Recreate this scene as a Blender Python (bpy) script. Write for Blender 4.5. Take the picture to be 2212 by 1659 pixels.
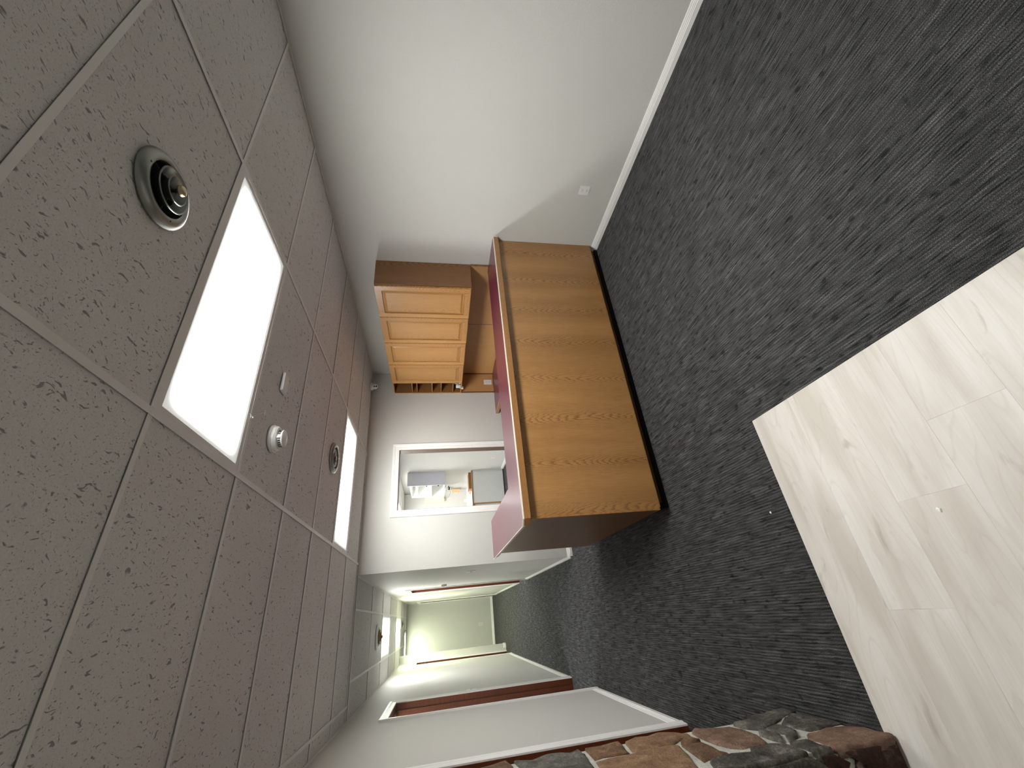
import bpy, bmesh, math, random
from mathutils import Vector, Matrix, noise as mnoise

SC = bpy.context.scene
for o in list(bpy.data.objects):
    bpy.data.objects.remove(o)
COL = SC.collection
random.seed(7)

# ------------------------------------------------------------------ camera
CAMH = 1.555
r_ = Vector((0.86647072, -0.4991779, -0.0070653))
u_ = Vector((0.0975012, 0.15532834, 0.98303948))
f_ = Vector((0.48961415, 0.8524638, -0.1832579))
cam_d = bpy.data.cameras.new('camera')
cam = bpy.data.objects.new('camera', cam_d)
COL.objects.link(cam)
cam_d.sensor_fit = 'HORIZONTAL'
cam_d.sensor_width = 36.0
cam_d.lens = 881.175 / 2212 * 36
cam_d.clip_start = 0.02
ax, ay, az = -u_, r_, -f_          # the photograph was taken with the phone turned a quarter turn
cam.matrix_world = Matrix(((ax.x, ay.x, az.x, 0), (ax.y, ay.y, az.y, 0), (ax.z, ay.z, az.z, CAMH), (0, 0, 0, 1)))
SC.camera = cam

# ------------------------------------------------------------------ world / exposure
w = bpy.data.worlds.new('world')
SC.world = w
w.use_nodes = True
w.node_tree.nodes['Background'].inputs[0].default_value = (0.8, 0.85, 0.9, 1)
w.node_tree.nodes['Background'].inputs[1].default_value = 0.0
SC.view_settings.view_transform = 'Standard'
SC.view_settings.look = 'None'
SC.view_settings.exposure = 1.74
SC.view_settings.gamma = 1.0
SC.view_settings.use_curve_mapping = False
LAMP = 13.2            # radiance of the main troffers
LAMP_HALL = 12.0
LAMP_ROOM = 14.0

# ------------------------------------------------------------------ main dimensions
CE = 2.386            # ceiling
XR = 3.022            # right wall
YB = 4.95             # back wall
XH = 0.52             # right wall of the hall
XL = -0.72            # left wall
GX, GY, TW, TD = 0.627, 1.237, 1.2192, 0.6096   # ceiling grid


# ------------------------------------------------------------------ materials
def srgb(r, g, b):
    def c(v):
        v /= 255.0
        return v / 12.92 if v <= 0.04045 else ((v + 0.055) / 1.055) ** 2.4
    return (c(r), c(g), c(b), 1)


class NT:
    def __init__(s, name):
        s.m = bpy.data.materials.new(name)
        s.m.use_nodes = True
        s.t = s.m.node_tree
        s.b = s.t.nodes['Principled BSDF']

    def n(s, typ, **kw):
        nd = s.t.nodes.new(typ)
        for k, v in kw.items():
            if k.startswith('i_'):
                key = k[2:]
                key = int(key) if key.isdigit() else key
                nd.inputs[key].default_value = v
            else:
                setattr(nd, k, v)
        return nd

    def l(s, a, b):
        s.t.links.new(a, b)

    def math(s, op, a, b=None, c=None):
        nd = s.n('ShaderNodeMath', operation=op)
        for i, v in enumerate((a, b, c)):
            if v is None:
                continue
            if isinstance(v, (int, float)):
                nd.inputs[i].default_value = v
            else:
                s.l(v, nd.inputs[i])
        return nd.outputs[0]

    def coord(s, scale=(1, 1, 1), rot=(0, 0, 0), out='Object'):
        tc = s.n('ShaderNodeTexCoord')
        mp = s.n('ShaderNodeMapping')
        mp.inputs['Scale'].default_value = scale
        mp.inputs['Rotation'].default_value = rot
        s.l(tc.outputs[out], mp.inputs[0])
        return mp.outputs[0]

    def noise(s, vec, scale=5, detail=3, rough=0.5, dist=0):
        nd = s.n('ShaderNodeTexNoise')
        nd.inputs['Scale'].default_value = scale
        nd.inputs['Detail'].default_value = detail
        nd.inputs['Roughness'].default_value = rough
        nd.inputs['Distortion'].default_value = dist
        if vec is not None:
            s.l(vec, nd.inputs['Vector'])
        return nd.outputs['Fac']

    def ramp(s, fac, stops):
        nd = s.n('ShaderNodeValToRGB')
        cr = nd.color_ramp
        while len(cr.elements) < len(stops):
            cr.elements.new(0.5)
        for e, (p, c) in zip(cr.elements, stops):
            e.position = p
            e.color = c if len(c) == 4 else (*c, 1)
        s.l(fac, nd.inputs[0])
        return nd.outputs[0]

    def mix(s, fac, a, b, mode='MIX'):
        nd = s.n('ShaderNodeMix', data_type='RGBA', blend_type=mode)
        if isinstance(fac, (int, float)):
            nd.inputs[0].default_value = fac
        else:
            s.l(fac, nd.inputs[0])
        for i, v in ((6, a), (7, b)):
            if isinstance(v, tuple):
                nd.inputs[i].default_value = v if len(v) == 4 else (*v, 1)
            else:
                s.l(v, nd.inputs[i])
        return nd.outputs[2]

    def bump(s, h, strength=0.3, dist=0.001):
        nd = s.n('ShaderNodeBump')
        nd.inputs['Strength'].default_value = strength
        nd.inputs['Distance'].default_value = dist
        s.l(h, nd.inputs['Height'])
        s.l(nd.outputs[0], s.b.inputs['Normal'])

    def color(s, c):
        if isinstance(c, tuple):
            s.b.inputs['Base Color'].default_value = c
        else:
            s.l(c, s.b.inputs['Base Color'])

    def rough(s, v, spec=0.5):
        s.b.inputs['Roughness'].default_value = v
        s.b.inputs['Specular IOR Level'].default_value = spec


def plain(name, c, rough=0.5, spec=0.5, metal=0.0, var=0.04):
    m = NT(name)
    f = m.noise(m.coord(), 14, 3)
    dark = tuple(x * (1 - var) for x in c[:3]) + (1,)
    lite = tuple(min(1, x * (1 + var)) for x in c[:3]) + (1,)
    m.color(m.mix(f, dark, lite))
    m.rough(rough, spec)
    m.b.inputs['Metallic'].default_value = metal
    return m.m


def mat_wall():
    m = NT('wall_paint')
    v = m.coord(out='Object')
    a = m.noise(v, 170, 3, 0.6)
    m.color(m.mix(m.noise(v, 2.0, 2), (0.595, 0.59, 0.555, 1), (0.625, 0.62, 0.585, 1)))
    m.rough(0.6, 0.35)
    m.bump(m.ramp(a, [(0.42, (0, 0, 0)), (0.68, (1, 1, 1))]), 0.32, 0.0016)
    return m.m


def mat_tile():
    m = NT('ceiling_tile_mineral')
    oi = m.n('ShaderNodeObjectInfo')
    tc = m.n('ShaderNodeTexCoord')
    off = m.n('ShaderNodeVectorMath', operation='ADD')
    m.l(tc.outputs['Object'], off.inputs[0])
    sc = m.n('ShaderNodeVectorMath', operation='SCALE')
    m.l(oi.outputs['Location'], sc.inputs[0])
    sc.inputs['Scale'].default_value = 3.7
    m.l(sc.outputs[0], off.inputs[1])
    base = off.outputs[0]
    warp = m.n('ShaderNodeTexNoise')
    warp.inputs['Scale'].default_value = 14
    m.l(base, warp.inputs['Vector'])
    wv = m.n('ShaderNodeVectorMath', operation='MULTIPLY_ADD')
    m.l(warp.outputs['Color'], wv.inputs[0])
    wv.inputs[1].default_value = (0.05, 0.05, 0)
    m.l(base, wv.inputs[2])

    def worms(sx, sy, scale, wid, thr, seed):
        mp = m.n('ShaderNodeMapping')
        mp.inputs['Scale'].default_value = (sx, sy, 1)
        mp.inputs['Location'].default_value = (seed, seed * 1.7, 0)
        m.l(wv.outputs[0], mp.inputs[0])
        n1 = m.noise(mp.outputs[0], scale, 1.0, 0.4)
        d = m.math('ABSOLUTE', m.math('SUBTRACT', n1, 0.5))
        line = m.ramp(d, [(wid * 0.4, (1, 1, 1)), (wid, (0, 0, 0))])
        mask = m.noise(mp.outputs[0], scale * 1.5, 1.0, 0.4)
        mk = m.ramp(mask, [(thr, (0, 0, 0)), (thr + 0.035, (1, 1, 1))])
        return m.math('MULTIPLY', line, mk)
    a = worms(1.0, 0.36, 52, 0.055, 0.635, 0.0)
    b = worms(0.9, 0.55, 110, 0.060, 0.645, 3.3)
    pin = m.ramp(m.noise(base, 240, 1), [(0.26, (1, 1, 1)), (0.33, (0, 0, 0))])
    hole = m.math('MAXIMUM', m.math('MAXIMUM', a, m.math('MULTIPLY', b, 0.85)), m.math('MULTIPLY', pin, 0.6))
    grain = m.noise(base, 170, 4, 0.7)
    body = m.mix(grain, (0.58, 0.57, 0.555, 1), (0.86, 0.845, 0.825, 1))
    m.color(m.mix(m.math('MULTIPLY', hole, 0.68), body, (0.10, 0.095, 0.09, 1)))
    m.rough(0.9, 0.2)
    h = m.math('SUBTRACT', m.math('MULTIPLY', grain, 0.35), hole)
    m.bump(h, 0.7, 0.002)
    return m.m


def mat_carpet():
    m = NT('carpet_loop_pile')
    v0 = m.coord()
    wn = m.n('ShaderNodeTexNoise')
    wn.inputs['Scale'].default_value = 20
    m.l(v0, wn.inputs['Vector'])
    wv = m.n('ShaderNodeVectorMath', operation='MULTIPLY_ADD')
    m.l(wn.outputs['Color'], wv.inputs[0])
    wv.inputs[1].default_value = (0.004, 0.004, 0)
    m.l(v0, wv.inputs[2])

    def st(sx, sy, scale, det=2):
        mp = m.n('ShaderNodeMapping')
        mp.inputs['Scale'].default_value = (sx, sy, 1)
        m.l(wv.outputs[0], mp.inputs[0])
        return m.noise(mp.outputs[0], scale, det, 0.6)
    streak = st(1, 0.045, 120)            # yarns running down the room
    streak2 = st(1, 0.10, 60, 1)
    loops = m.noise(v0, 400, 2, 0.65)
    patch = st(1.0, 0.5, 20, 1)
    sep = m.n('ShaderNodeSeparateXYZ')
    m.l(wv.outputs[0], sep.inputs[0])
    rib = m.math('SINE', m.math('MULTIPLY', sep.outputs[0], 2 * math.pi / 0.0125))
    rib01 = m.math('MULTIPLY_ADD', rib, 0.5, 0.5)
    s = m.math('ADD', m.math('MULTIPLY', streak, 0.75), m.math('MULTIPLY', streak2, 0.25))
    s = m.math('ADD', s, m.math('MULTIPLY', loops, 1.75))
    s = m.math('ADD', s, m.math('MULTIPLY', patch, 0.22))
    s = m.math('ADD', s, m.math('MULTIPLY', rib01, 0.12))
    s = m.math('MULTIPLY', s, 1 / 3.09)
    col = m.ramp(s, [(0.36, (0.008, 0.0085, 0.009)), (0.46, (0.041, 0.0415, 0.042)),
                     (0.56, (0.098, 0.098, 0.098)), (0.66, (0.32, 0.318, 0.315))])
    dark = m.ramp(st(1, 0.075, 150, 2), [(0.35, (0.34, 0.34, 0.34)), (0.45, (1, 1, 1))])
    col = m.mix(1.0, col, dark, 'MULTIPLY')
    pd = m.ramp(st(1.0, 0.6, 26, 1), [(0.27, (0.45, 0.45, 0.45)), (0.36, (1, 1, 1))])
    col = m.mix(1.0, col, pd, 'MULTIPLY')
    m.color(col)
    m.rough(0.95, 0.1)
    h = m.math('ADD', m.math('MULTIPLY', rib01, 0.55), loops)
    m.bump(h, 0.8, 0.004)
    # normals tilted sideways to shade the carpet brighter right, darker left
    bn = m.b.inputs['Normal'].links[0].from_socket
    normal_tilt = m.n('ShaderNodeVectorMath', operation='ADD')
    m.l(bn, normal_tilt.inputs[0])
    normal_tilt.inputs[1].default_value = (-0.42, 0.0, 0.0)
    nn = m.n('ShaderNodeVectorMath', operation='NORMALIZE')
    m.l(normal_tilt.outputs[0], nn.inputs[0])
    m.l(nn.outputs[0], m.b.inputs['Normal'])
    return m.m


def mat_plank():
    m = NT('pale_plank')
    oi = m.n('ShaderNodeObjectInfo')
    tc = m.n('ShaderNodeTexCoord')
    cmb = m.n('ShaderNodeCombineXYZ')
    m.l(m.math('MULTIPLY', oi.outputs['Random'], 37.0), cmb.inputs[0])
    m.l(m.math('MULTIPLY', oi.outputs['Random'], 11.0), cmb.inputs[1])
    ad = m.n('ShaderNodeVectorMath', operation='ADD')
    m.l(tc.outputs['Object'], ad.inputs[0])
    m.l(cmb.outputs[0], ad.inputs[1])

    def st(sx, sy, scale, det=3, dist=0.0):
        mp = m.n('ShaderNodeMapping')
        mp.inputs['Scale'].default_value = (sx, sy, 1)
        m.l(ad.outputs[0], mp.inputs[0])
        return m.noise(mp.outputs[0], scale, det, 0.55, dist)
    broad = st(0.16, 1, 11, 2, 0.4)
    fine = st(0.04, 1, 150, 3)
    knot = st(0.3, 1, 13, 3, 1.2)
    c = m.ramp(broad, [(0.30, srgb(196, 190, 180)), (0.5, srgb(212, 207, 199)), (0.7, srgb(220, 217, 212))])
    c = m.mix(m.math('MULTIPLY', fine, 0.30), c, srgb(172, 160, 147))
    kn = m.ramp(knot, [(0.26, (1, 1, 1)), (0.36, (0, 0, 0))])
    c = m.mix(m.math('MULTIPLY', kn, 0.5), c, srgb(150, 138, 126))
    # contour grain
    sep = m.n('ShaderNodeSeparateXYZ')
    m.l(ad.outputs[0], sep.inputs[0])
    ring = m.math('FRACT', m.math('MULTIPLY', st(0.12, 1, 7, 1, 0.3), 16))
    rl = m.ramp(ring, [(0.0, (1, 1, 1)), (0.16, (0, 0, 0)), (0.95, (0, 0, 0)), (1.0, (1, 1, 1))])
    c = m.mix(m.math('MULTIPLY', rl, 0.13), c, srgb(150, 133, 116))
    m.color(c)
    m.rough(0.42, 0.4)
    m.bump(fine, 0.12, 0.0006)
    return m.m


def mat_oak(name, across, along, cols, period=0.30, bend=26.0, freq=34.0, seed=0.0, rough=0.32, contrast=0.75):
    """varnished oak veneer; across/along: 0,1,2 object axes over and along the grain"""
    m = NT(name)
    tc = m.n('ShaderNodeTexCoord')
    sep = m.n('ShaderNodeSeparateXYZ')
    m.l(tc.outputs['Object'], sep.inputs[0])
    A, L = sep.outputs[across], sep.outputs[along]
    cmb = m.n('ShaderNodeCombineXYZ')
    m.l(A, cmb.inputs[0])
    m.l(L, cmb.inputs[1])
    cmb.inputs[2].default_value = seed
    v = cmb.outputs[0]

    def st(sa, sl, scale, det=2, dist=0.0):
        mp = m.n('ShaderNodeMapping')
        mp.inputs['Scale'].default_value = (sa, sl, 1)
        m.l(v, mp.inputs[0])
        return m.noise(mp.outputs[0], scale, det, 0.55, dist)
    wob = m.math('MULTIPLY', m.math('SUBTRACT', st(1, 0.25, 6, 2), 0.5), 0.10)
    a2 = m.math('ADD', A, wob)
    pp = m.math('SUBTRACT', m.math('MODULO', m.math('ADD', a2, 40 * period + seed), period), period / 2)
    q = m.math('MULTIPLY', m.math('MULTIPLY', pp, pp), bend)
    jag = m.math('MULTIPLY', m.math('SUBTRACT', st(1, 0.06, 110, 2), 0.5), 0.10)
    big = m.math('MULTIPLY', m.math('SUBTRACT', st(1, 0.3, 4.0, 2), 0.5), 0.55)
    val = m.math('ADD', m.math('ADD', m.math('ADD', L, q), jag), big)
    ring = m.math('FRACT', m.math('MULTIPLY', val, freq))
    line = m.ramp(ring, [(0.0, (0.9, 0.9, 0.9)), (0.30, (0.15, 0.15, 0.15)), (0.80, (0.0, 0.0, 0.0)), (0.93, (1, 1, 1)), (1.0, (0.9, 0.9, 0.9))])
    # flat-sawn arches only near the middle of each leaf, straight fine grain towards its edges
    mid = m.math('SUBTRACT', 1.0, m.math('MULTIPLY', m.math('ABSOLUTE', pp), 1.75 / period))
    mid = m.math('MAXIMUM', mid, 0.0)
    fine = st(1, 0.03, 260, 3)
    pore = m.ramp(st(1, 0.02, 420, 2), [(0.33, (1, 1, 1)), (0.42, (0, 0, 0))])
    tone = st(1, 0.12, 9, 2)
    c = m.mix(tone, cols[0], cols[1])
    c = m.mix(m.math('MULTIPLY', fine, 0.5), c, cols[2])
    band = m.ramp(st(1, 0.1, 5, 2), [(0.38, (1, 1, 1)), (0.56, (0, 0, 0))])
    c = m.mix(m.math('MULTIPLY', band, 0.22), c, cols[2])
    c = m.mix(m.math('MULTIPLY', m.math('MULTIPLY', line, mid), contrast), c, cols[2])
    c = m.mix(m.math('MULTIPLY', pore, 0.35), c, cols[2])
    m.color(c)
    m.rough(rough, 0.5)
    m.b.inputs['Coat Weight'].default_value = 0.5
    m.b.inputs['Coat Roughness'].default_value = 0.33
    m.bump(fine, 0.06, 0.0005)
    return m.m


def mat_stone(name, c1, c2, c3, scale=22):
    m = NT(name)
    oi = m.n('ShaderNodeObjectInfo')
    v = m.coord()
    f = m.noise(v, scale, 5, 0.65)
    g = m.noise(v, scale * 5, 4, 0.7)
    c = m.ramp(f, [(0.3, c1), (0.52, c2), (0.72, c3)])
    c = m.mix(m.ramp(g, [(0.40, (0.55, 0.55, 0.55)), (0.60, (0, 0, 0))]), c, c1)
    hs = m.n('ShaderNodeHueSaturation')
    m.l(m.math('MULTIPLY_ADD', oi.outputs['Random'], 0.5, 0.78), hs.inputs['Value'])
    m.l(c, hs.inputs['Color'])
    m.color(hs.outputs[0])
    m.rough(0.85, 0.3)
    m.bump(m.math('ADD', f, m.math('MULTIPLY', g, 0.9)), 1.0, 0.010)
    return m.m


def mat_lens(name, col, strength, hx, hy):
    """prismatic troffer lens: tubes glow behind it, so it is weaker towards the frame"""
    m = NT(name)
    tc = m.n('ShaderNodeTexCoord')
    sep = m.n('ShaderNodeSeparateXYZ')
    m.l(tc.outputs['Object'], sep.inputs[0])

    def edge(o, h, wdt):
        d = m.math('SUBTRACT', h, m.math('ABSOLUTE', o))
        mr = m.n('ShaderNodeMapRange', interpolation_type='SMOOTHSTEP')
        m.l(d, mr.inputs[0])
        mr.inputs[1].default_value = 0.0
        mr.inputs[2].default_value = wdt
        return mr.outputs[0]
    e = m.math('MULTIPLY', edge(sep.outputs[0], hx, 0.13), edge(sep.outputs[1], hy, 0.10))
    e = m.math('POWER', e, 1.4)
    s = m.math('MULTIPLY_ADD', e, strength * 0.99, strength * 0.010)
    m.b.inputs['Base Color'].default_value = (0.7, 0.72, 0.7, 1)
    m.b.inputs['Emission Color'].default_value = col
    m.l(s, m.b.inputs['Emission Strength'])
    m.rough(0.3)
    return m.m


M = {}
M['wall'] = mat_wall()
M['tile'] = mat_tile()
M['carpet'] = mat_carpet()
M['plank'] = mat_plank()
M['trim'] = plain('white_trim_paint', (0.88, 0.875, 0.85, 1), 0.32, 0.5, var=0.02)
M['tee'] = plain('painted_tee_steel', (0.80, 0.79, 0.77, 1), 0.45, 0.4, var=0.02)
M['white'] = plain('white_plastic', (0.78, 0.78, 0.76, 1), 0.35)
M['offwhite'] = plain('ivory_plastic', (0.72, 0.70, 0.62, 1), 0.4)
M['dark'] = plain('black_void', (0.006, 0.006, 0.006, 1), 0.8, 0.1)
M['vinyl_and_shade'] = plain('black_vinyl_and_shade', (0.006, 0.006, 0.007, 1), 0.55, 0.15)
M['slot'] = plain('dark_slot', (0.05, 0.05, 0.05, 1), 0.6)
M['steel'] = plain('spun_aluminium', (0.30, 0.315, 0.295, 1), 0.36, 0.5, 0.8)
M['vent_lit'] = plain('lamp_lit_vent_tan', srgb(190, 160, 130), 0.5)  # tan stands in for the light of the hall lamp beside the vent
M['brass'] = plain('aged_brass', (0.55, 0.47, 0.30, 1), 0.35, 0.5, 0.9)
OAKF = (srgb(210, 160, 101), srgb(184, 134, 78), srgb(104, 66, 31))
OAKD = (srgb(218, 166, 96), srgb(200, 146, 76), srgb(128, 80, 34))
OAKS = (srgb(158, 112, 66), srgb(140, 96, 54), srgb(84, 52, 26))
M['oak_front'] = mat_oak('oak_veneer_front', 0, 2, OAKF, 0.335, 95, 15)
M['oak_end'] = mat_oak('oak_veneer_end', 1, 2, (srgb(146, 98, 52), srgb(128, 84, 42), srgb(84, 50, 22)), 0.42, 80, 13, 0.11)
M['oak_edge_x'] = mat_oak('oak_strip_along', 2, 0, (srgb(182, 134, 80), srgb(166, 118, 68), srgb(116, 76, 40)), 0.2, 10, 20, 0.3, contrast=0.25)
M['oak_edge_y'] = mat_oak('oak_strip_deep', 2, 1, (srgb(182, 134, 80), srgb(166, 118, 68), srgb(116, 76, 40)), 0.2, 10, 20, 0.5, contrast=0.25)
M['oak_edge_z'] = mat_oak('oak_strip_upright', 0, 2, (srgb(196, 142, 78), srgb(182, 128, 68), srgb(130, 84, 42)), 0.2, 10, 20, 0.7)
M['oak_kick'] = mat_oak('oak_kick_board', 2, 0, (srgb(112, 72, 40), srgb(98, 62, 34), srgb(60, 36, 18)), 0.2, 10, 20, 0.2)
M['oak_door_v'] = mat_oak('oak_door_upright', 1, 2, OAKD, 0.31, 110, 22, 0.05, 0.34, 0.7)
M['oak_door_h'] = mat_oak('oak_door_rail', 2, 1, OAKD, 0.16, 20, 40, 0.33, 0.34, 0.5)
M['oak_side'] = mat_oak('oak_cabinet_side', 0, 2, OAKS, 0.33, 80, 14, 0.2)
M['oak_in'] = plain('oak_cubby_inside', srgb(132, 92, 54), 0.5, 0.4, var=0.12)
M['tan_panel'] = plain('tan_hardboard', srgb(186, 142, 92), 0.45, 0.4, var=0.08)
M['jamb'] = mat_oak('stained_jamb', 1, 2, (srgb(112, 52, 12), srgb(98, 42, 9), srgb(58, 24, 4)), 0.25, 16, 26, 0.6, 0.4)
M['jamb_brown'] = mat_oak('brown_jamb', 1, 2, (srgb(140, 100, 72), srgb(124, 86, 60), srgb(84, 56, 36)), 0.25, 60, 16, 0.6, 0.4)
M['burgundy'] = plain('burgundy_laminate', (0.118, 0.016, 0.036, 1), 0.30, 0.9, var=0.05)
M['creamedge'] = plain('cream_laminate_edge', (0.86, 0.82, 0.70, 1), 0.4)
M['mortar'] = mat_stone('pale_mortar', (0.42, 0.43, 0.38), (0.56, 0.57, 0.51), (0.68, 0.68, 0.62), 30)
M['st_tan'] = mat_stone('tan_sandstone', srgb(112, 86, 64), srgb(148, 117, 90), srgb(176, 146, 118))
M['st_brown'] = mat_stone('brown_sandstone', srgb(92, 70, 52), srgb(128, 100, 76), srgb(156, 124, 96))
M['st_grey'] = mat_stone('grey_fieldstone', srgb(62, 60, 56), srgb(100, 97, 90), srgb(142, 138, 128), 16)
M['st_dark'] = mat_stone('charcoal_and_shaded_stone', srgb(40, 36, 34), srgb(80, 76, 70), srgb(136, 130, 120), 14)  # also for near-face stones, with their shade put into the colour
M['st_pink'] = mat_stone('rose_sandstone', srgb(106, 82, 68), srgb(138, 111, 94), srgb(166, 141, 122))
M['st_maroon'] = mat_stone('maroon_and_shaded_stone', srgb(44, 26, 22), srgb(72, 44, 36), srgb(118, 104, 100), 12)  # on the near face the dark tone includes painted shade
M['lav'] = plain('lavender_white_laminate', srgb(214, 214, 226), 0.4)
M['whitelam'] = plain('white_laminate', (0.74, 0.74, 0.71, 1), 0.4)
M['greylam'] = plain('pale_grey_laminate', srgb(216, 217, 216), 0.4)
M['orange'] = plain('orange_plastic', srgb(238, 186, 140), 0.4)
M['pink'] = plain('pink_card', srgb(214, 160, 138), 0.6)
M['card'] = plain('brown_board', srgb(128, 88, 44), 0.5)
M['yellow'] = plain('pale_yellow_card', srgb(244, 236, 196), 0.6)
M['chip'] = plain('white_paint_chip', (0.85, 0.84, 0.8, 1), 0.7)
M['screen'] = plain('grey_display', (0.35, 0.36, 0.34, 1), 0.3)
M['clear'] = plain('chrome_wire', (0.6, 0.6, 0.58, 1), 0.2, 0.5, 0.9)


# ------------------------------------------------------------------ mesh helpers
class MB:
    def __init__(s):
        s.v, s.f, s.mi = [], [], []

    def add(s, vs, fs, mi=0):
        k = len(s.v)
        s.v += [tuple(p) for p in vs]
        s.f += [tuple(i + k for i in f) for f in fs]
        s.mi += [mi] * len(fs)
        return s

    def box(s, x0, x1, y0, y1, z0, z1, mi=0):
        vs = [(x0, y0, z0), (x1, y0, z0), (x1, y1, z0), (x0, y1, z0), (x0, y0, z1), (x1, y0, z1), (x1, y1, z1), (x0, y1, z1)]
        fs = [(0, 3, 2, 1), (4, 5, 6, 7), (0, 1, 5, 4), (1, 2, 6, 5), (2, 3, 7, 6), (3, 0, 4, 7)]
        return s.add(vs, fs, mi)

    def prism(s, poly, z0, z1, mi=0):
        n = len(poly)
        vs = [(p[0], p[1], z0) for p in poly] + [(p[0], p[1], z1) for p in poly]
        fs = [tuple(range(n))[::-1], tuple(range(n, 2 * n))]
        fs += [(i, (i + 1) % n, n + (i + 1) % n, n + i) for i in range(n)]
        return s.add(vs, fs, mi)

    def loft(s, rings, caps=True, closed=True, mi=0):
        n = len(rings[0])
        vs = [p for r in rings for p in r]
        fs = []
        for k in range(len(rings) - 1):
            for i in range(n if closed else n - 1):
                j = (i + 1) % n
                fs.append((k * n + i, k * n + j, (k + 1) * n + j, (k + 1) * n + i))
        if caps:
            fs.append(tuple(range(n))[::-1])
            fs.append(tuple((len(rings) - 1) * n + i for i in range(n)))
        return s.add(vs, fs, mi)

    def lathe(s, prof, c=(0, 0, 0), axis=2, seg=40, mi=0, cap=False):
        rings = []
        for i in range(seg):
            a = 2 * math.pi * i / seg
            ca, sa = math.cos(a), math.sin(a)
            ring = []
            for r, h in prof:
                p = [r * ca, r * sa, h]
                if axis == 0:
                    p = [h, r * ca, r * sa]
                elif axis == 1:
                    p = [r * sa, h, r * ca]
                ring.append((p[0] + c[0], p[1] + c[1], p[2] + c[2]))
            rings.append(ring)
        n = len(prof)
        vs = [p for r in rings for p in r]
        fs = []
        for i in range(seg):
            j = (i + 1) % seg
            for k in range(n - 1):
                fs.append((i * n + k, j * n + k, j * n + k + 1, i * n + k + 1))
        return s.add(vs, fs, mi)

    def tube(s, pts, r, seg=8, mi=0):
        pts = [Vector(p) for p in pts]
        rings = []
        up = Vector((0.3, 0.2, 1)).normalized()
        for i, p in enumerate(pts):
            d = (pts[min(i + 1, len(pts) - 1)] - pts[max(i - 1, 0)]).normalized()
            a = d.cross(up)
            if a.length < 1e-3:
                a = d.cross(Vector((1, 0, 0)))
            a.normalize()
            b = d.cross(a)
            rings.append([tuple(p + r * (math.cos(t) * a + math.sin(t) * b)) for t in [2 * math.pi * k / seg for k in range(seg)]])
        return s.loft(rings, mi=mi)

    def mesh(s, name, mats, bevel=0.0, smooth=False, loc=(0, 0, 0), segs=1):
        me = bpy.data.meshes.new(name)
        me.from_pydata([(p[0] - loc[0], p[1] - loc[1], p[2] - loc[2]) for p in s.v], [], s.f)
        for m in mats:
            me.materials.append(m)
        me.polygons.foreach_set('material_index', s.mi)
        bm = bmesh.new()
        bm.from_mesh(me)
        bmesh.ops.remove_doubles(bm, verts=bm.verts, dist=1e-6)
        bmesh.ops.recalc_face_normals(bm, faces=bm.faces)
        if bevel:
            es = [e for e in bm.edges if len(e.link_faces) == 2 and e.calc_face_angle(0) > 0.5]
            bmesh.ops.bevel(bm, geom=es, offset=bevel, segments=segs, affect='EDGES', clamp_overlap=True)
        if smooth:
            for f in bm.faces:
                f.smooth = True
            for e in bm.edges:
                if len(e.link_faces) == 2 and e.calc_face_angle(0) > 0.6:
                    e.smooth = False
        bm.to_mesh(me)
        bm.free()
        return me


def wloc(o):
    p = Vector((0, 0, 0))
    while o:
        p += o.location
        o = o.parent
    return p


def link(name, me, parent=None, loc=(0, 0, 0)):
    o = bpy.data.objects.new(name, me)
    COL.objects.link(o)
    if parent:
        o.parent = parent
        o.location = Vector(loc) - wloc(parent)
    else:
        o.location = loc
    return o


def obj(name, mb, mats, parent=None, loc=None, bevel=0.0, smooth=False, segs=1):
    """one mesh object from shapes given in room coordinates"""
    if not isinstance(mats, (list, tuple)):
        mats = [mats]
    if loc is None:
        loc = wloc(parent) if parent else (0, 0, 0)
    return link(name, mb.mesh(name, mats, bevel, smooth, loc, segs), parent, loc)


def tag(o, label, cat, group=None):
    o['label'] = label
    o['category'] = cat
    if group:
        o['group'] = group
    return o


def thing(name, label, cat, loc, group=None):
    o = bpy.data.objects.new(name, None)
    o.empty_display_size = 0.05
    COL.objects.link(o)
    o.location = loc
    return tag(o, label, cat, group)


def struct(name, mb, m, bevel=0.0, loc=(0, 0, 0)):
    o = obj(name, mb, m, None, loc, bevel)
    o['kind'] = 'structure'
    return o


def copy_tree(o, parent=None):
    c = o.copy()
    COL.objects.link(c)
    if parent:
        c.parent = parent
    for ch in [x for x in bpy.data.objects if x.parent == o and x != c]:
        copy_tree(ch, c)
    return c


def bx(*a):
    return MB().box(*a)


# ------------------------------------------------------------------ walls
TH = 0.12


def wall(name, axis, face, back, a0, a1, z1=2.52, holes=(), z0=0.0):
    """upright wall slab; axis 0: plane X=face, runs along Y; axis 1: plane Y=face, runs along X.
    holes: (a, b, head height)"""
    mb = MB()
    lo, hi = min(face, back), max(face, back)

    def piece(p, q, za, zb):
        if q - p < 1e-4:
            return
        if axis == 0:
            mb.box(lo, hi, p, q, za, zb)
        else:
            mb.box(p, q, lo, hi, za, zb)
    cur = a0
    for a, b, h in sorted(holes):
        piece(cur, a, z0, z1)
        piece(a, b, h, z1)
        cur = b
    piece(cur, a1, z0, z1)
    return struct(name, mb, M['wall'])


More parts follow.
